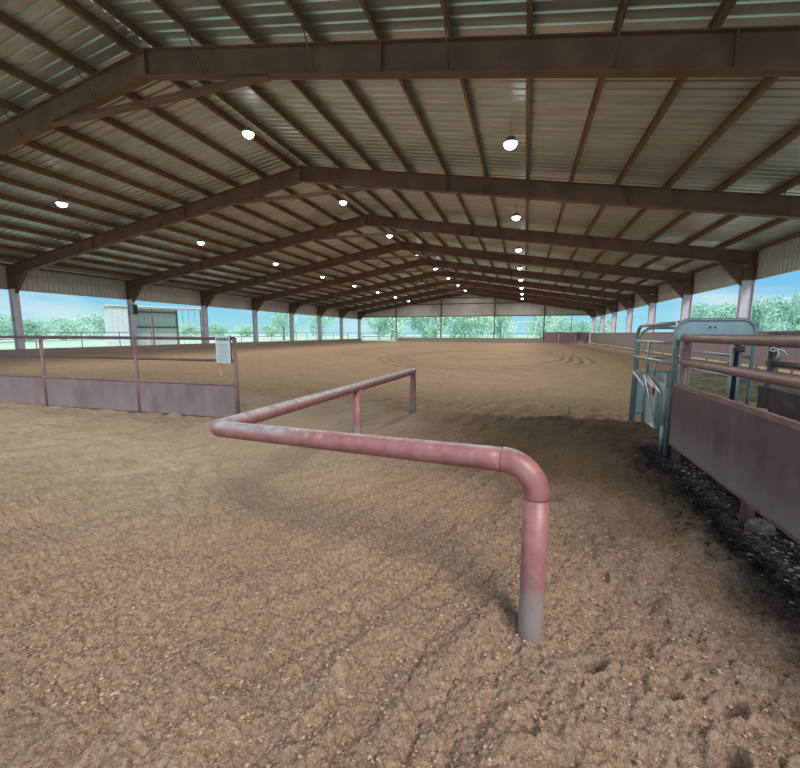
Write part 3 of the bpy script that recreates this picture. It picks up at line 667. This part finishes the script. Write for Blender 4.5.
for z in (.12, .8, 1.48): one(lambda q: q.tube([(-29.3, YEND-.5, z), (-22.6, YEND-.5, z)], .045, 8)).build('rail', 'white', t)
for x in (-29.3, -26., -22.6): one(lambda q: q.tube([(x, YEND-.5, -.1), (x, YEND-.5, 1.5)], .05, 8)).build('upright', 'white', t)
t = thing('loudspeaker', (XL+.75, 23.95, 2.9), 'black box loudspeaker fixed high on a left column', 'speaker')
one(lambda q: q.box(XL+.58, XL+.98, 23.78, 24.14, 2.92, 3.66)).build('cabinet', 'black', t)
one(lambda q: q.box(XL+.49, XL+.60, 24.15, 24.22, 3.2, 3.4)).build('bracket', 'primer', t)
one(lambda q: q.box(XL+.61, XL+.95, 23.768, 23.782, 2.95, 3.63)).build('grille', 'lampbody', t)

# ------------------------------------------------------------------ outdoors
m = MB(); m.box(-320, 260, -60, 380, -.6, -.13)
struct(m.build('lawn', 'lawn'), 'pale green grass outside the arena', 'grass')
def pipe_fence(a, b_, npost, zs, label, r=.035, mn='darkrail'):
    t = thing('pipe_fence', ((a[0]+b_[0])/2, (a[1]+b_[1])/2, -.13), label, 'fence')
    a = Vector((*a, 0)); b_ = Vector((*b_, 0))
    for i in range(npost):
        P = a + (b_-a)*i/(npost-1); one(lambda q: q.tube([(P.x, P.y, -.2), (P.x, P.y, zs[0])], r*1.15, 6)).build('post', mn, t)
    for z in zs: one(lambda q: q.tube([a + Vector((0, 0, z)), b_ + Vector((0, 0, z))], r, 6)).build('rail', mn, t)
pipe_fence((-38, 8), (-38, 82), 22, (1.5, .95), 'thin dark pipe fence outside along the left side')
pipe_fence((-38, 82.2), (16, 82.2), 15, (1.5, .8), 'thin dark pipe fence outside beyond the far end')
t = thing('goal_frame', (-1.4, 92, -.13), 'dark blue pipe frame standing outside the far end', 'frame')
one(lambda q: q.tube(bend([(-5., 92, -.2), (-4.7, 92, 4.0), (2.1, 92, 4.0), (2.1, 92, -.2)], .25, 4), .10, 8)).build('arch', 'galvblue', t)
one(lambda q: q.tube([(-3.7, 92.3, -.2), (-3.3, 92.3, 4.0)], .12, 8)).build('strut', 'galvblue', t)
# white open-fronted shed
t = thing('metal_shed', (-44, 37, -.13), 'white ribbed metal shed with dark framing outside at left', 'shed')
def ribwall(p0, p1, z0, z1):
    m = MB(); p0 = Vector(p0); p1 = Vector(p1); Ln = (p1-p0).length; d = (p1-p0)/Ln; nn = Vector((-d.y, d.x)); v = []
    pr = rib_profile(0, Ln, .45, .05)
    for s_, o in pr:
        q = p0 + d*s_ + nn*o; v += [(q.x, q.y, z0), (q.x, q.y, z1)]
    m.add(v, [(2*i, 2*i+2, 2*i+3, 2*i+1) for i in range(len(pr)-1)])
    q0, q1 = p0 - nn*.02, p1 - nn*.02
    m.add([(q0.x, q0.y, z0), (q1.x, q1.y, z0), (q1.x, q1.y, z1), (q0.x, q0.y, z1)], [(0, 1, 2, 3)])
    return m
su = Vector((.5, .866)); sw = Vector((-.866, .5)); s0 = Vector((-42, 31.2))
def sp(u, w_): q = s0 + su*u + sw*w_; return (q.x, q.y)
def sbox(q, u0, u1, w0, w1, z0, z1):
    p = [sp(u0, w0), sp(u1, w0), sp(u1, w1), sp(u0, w1)]
    q.add([(*a_, z0) for a_ in p] + [(*a_, z1) for a_ in p], [(0,3,2,1),(4,5,6,7),(0,1,5,4),(1,2,6,5),(2,3,7,6),(3,0,4,7)])
M['shedwall'] = mat('shed_wall', (.52, .57, .60), (.62, .67, .70), .5)
ribwall(sp(7.2, 3), sp(0, 3), -.2, 4.27).build('back_wall', 'shedwall', t)
ribwall(sp(0, 0), sp(0, 3), -.2, 4.3).build('side_wall', 'shedwall', t)
ribwall(sp(1.9, 0), sp(0, 0), -.2, 4.2).build('front_panel', 'shedwall', t)
one(lambda q: sbox(q, -.15, 9.2, -.2, 3.2, 4.28, 4.38)).build('roof', 'white', t)
one(lambda q: sbox(q, -.1, 9.15, -.12, -.05, 4.12, 4.4)).build('fascia', 'wallsheet', t)
for u in (1.95, 4.0, 9.06): one(lambda q: sbox(q, u-.07, u+.07, -.06, .06, -.2, 4.28)).build('post', 'darkrail', t)
one(lambda q: sbox(q, 7.1, 7.25, 2.85, 2.98, -.2, 4.2)).build('post', 'darkrail', t)
for z in (2.1, 3.85): one(lambda q: sbox(q, 1.95, 7.2, 2.84, 2.93, z-.07, z+.07)).build('beam', 'darkrail', t)
one(lambda q: [sbox(q, 7.2 + (9.06-7.2)*k/4 - .02, 7.2 + (9.06-7.2)*k/4 + .02, 2.97*(1-k/4), 2.97*(1-k/4)+.05, -.2, 4.25) for k in range(1, 4)]).build('end_bars', 'galv', t)
# trees
def crown_mesh(name, seed, lumps, leaves, size):
    r = random.Random(seed); m = MB(); L_ = []
    for i in range(lumps):
        a = r.random()*6.28; d = r.random()**.6*.62; z = r.uniform(.16, .86); L_.append((d*math.cos(a)*(1.1-abs(z-.55)), d*math.sin(a)*(1.1-abs(z-.55)), z, r.uniform(.2, .34)))
    for i in range(leaves):
        x, y, z, q = r.choice(L_); u = Vector((r.gauss(0, 1), r.gauss(0, 1), r.gauss(0, 1))).normalized()*q*r.uniform(.65, 1.05)
        c = Vector((x+u.x, y+u.y, z+u.z*.8)); nrm_ = (u.normalized() + Vector((r.gauss(0, .6), r.gauss(0, .6), r.gauss(0, .6)+.3))).normalized()
        a1 = nrm_.orthogonal().normalized(); a1 = Matrix.Rotation(r.random()*6.28, 3, nrm_) @ a1; a2 = nrm_.cross(a1); s_ = size*r.uniform(.6, 1.3)
        m.add([c - a1*s_, c + a2*s_*.6, c + a1*s_, c - a2*s_*.6], [(0, 1, 2, 3)])
    return m
def tree_proto(seed, mat_, lumps, leaves, size):
    t = thing('tree', (0, 0, 0), 'tree', 'tree')
    crown_mesh('crown', seed, lumps, leaves, size).build('crown', mat_, t)
    r = random.Random(seed); m = MB(); m.tube([(0, 0, -.03), (.01, 0, .2), (0, .02, .5)], [.03, .022, .012], 7)
    for i in range(4):
        a = r.random()*6.28; m.tube([(.01, 0, .2+.05*i), (.2*math.cos(a), .2*math.sin(a), .5+.05*i)], [.014, .006], 5)
    m.build('trunk', 'bark', t); return t
protos = [tree_proto(1, 'leafA', 24, 3600, .038), tree_proto(2, 'leafB', 28, 3600, .036), tree_proto(3, 'leafA', 18, 3000, .04), tree_proto(4, 'leafB', 16, 1300, .036)]
used = [False]*4
def put_tree(k, x, y, h, wd, rot, label, group):
    if not used[k]: t = protos[k]; used[k] = True
    else: t = copy_tree(protos[k])
    t.location = (x, y, -.13); t.scale = (h*wd, h*wd, h); t.rotation_euler = (0, 0, rot); t['label'] = label; t['group'] = group
    return t
TL = [(-75, 36, 5.4), (-82, 46, 4.6), (-86, 55, 5.0), (-88, 65, 6.6), (-92, 74, 5.6), (-95, 86, 5.0), (-98, 98, 5.2), (-100, 112, 5.4), (-100, 126, 5.6), (-98, 140, 5.8)]
for i, (x, y, h) in enumerate(TL):
    put_tree(i % 3, x, y, h*.84, 1.4, i*1.7, 'pale green tree in the line beyond the left side, %s from the left' % ORD[i], 'trees beyond the left side')
BT = [(-52, 78, 8.2), (-50, 92, 8.8), (-43, 96, 8.0)]
for i, (x, y, h) in enumerate(BT):
    put_tree(3, x + 5*(i == 2), y + 6*(i == 2), h, .8, i*2.3, ['thin leaved tree outside left, first of the open-crowned three', 'thin leaved tree outside left, middle of the open-crowned three', 'thin leaved tree outside the far left corner, by the white gate'][i], 'open crowned trees at left')
FT = [(-33, 98, 8.5, 0), (-27, 102, 9.5, 1), (-21.5, 99, 9.2, 0), (-16, 103, 9.8, 1), (-11, 99, 9.0, 2), (-6.5, 104, 7.6, 0), (3.4, 97, 6.6, 2), (9.5, 108, 6.0, 0), (14.5, 112, 5.2, 1), (20, 106, 5.2, 0)]
for i, (x, y, h, k) in enumerate(FT):
    put_tree(k, x, y + 9*(i % 2), h*(1 + .09*(i % 2)), .74, i*1.3, 'green tree seen through the far opening, %s from the left' % ORD[i], 'trees beyond the far end')
RT = [(44, 36, 8.4, 0), (46, 47, 6.6, 1), (42, 53, 6.2, 0), (44, 64, 6.2, 2), (40, 68, 5.6, 1), (40, 78, 5.4, 0), (38, 88, 5.6, 1), (36, 99, 5.6, 0), (48, 29, 8, 1)]
for i, (x, y, h, k) in enumerate(RT[:8]):
    put_tree(k, x + 2*(i % 2), y + 3*(i % 2), h*1.45, .78, i*2.1, 'pale green tree beyond the right side, %s back from the camera' % ORD[i], 'trees beyond the right side')
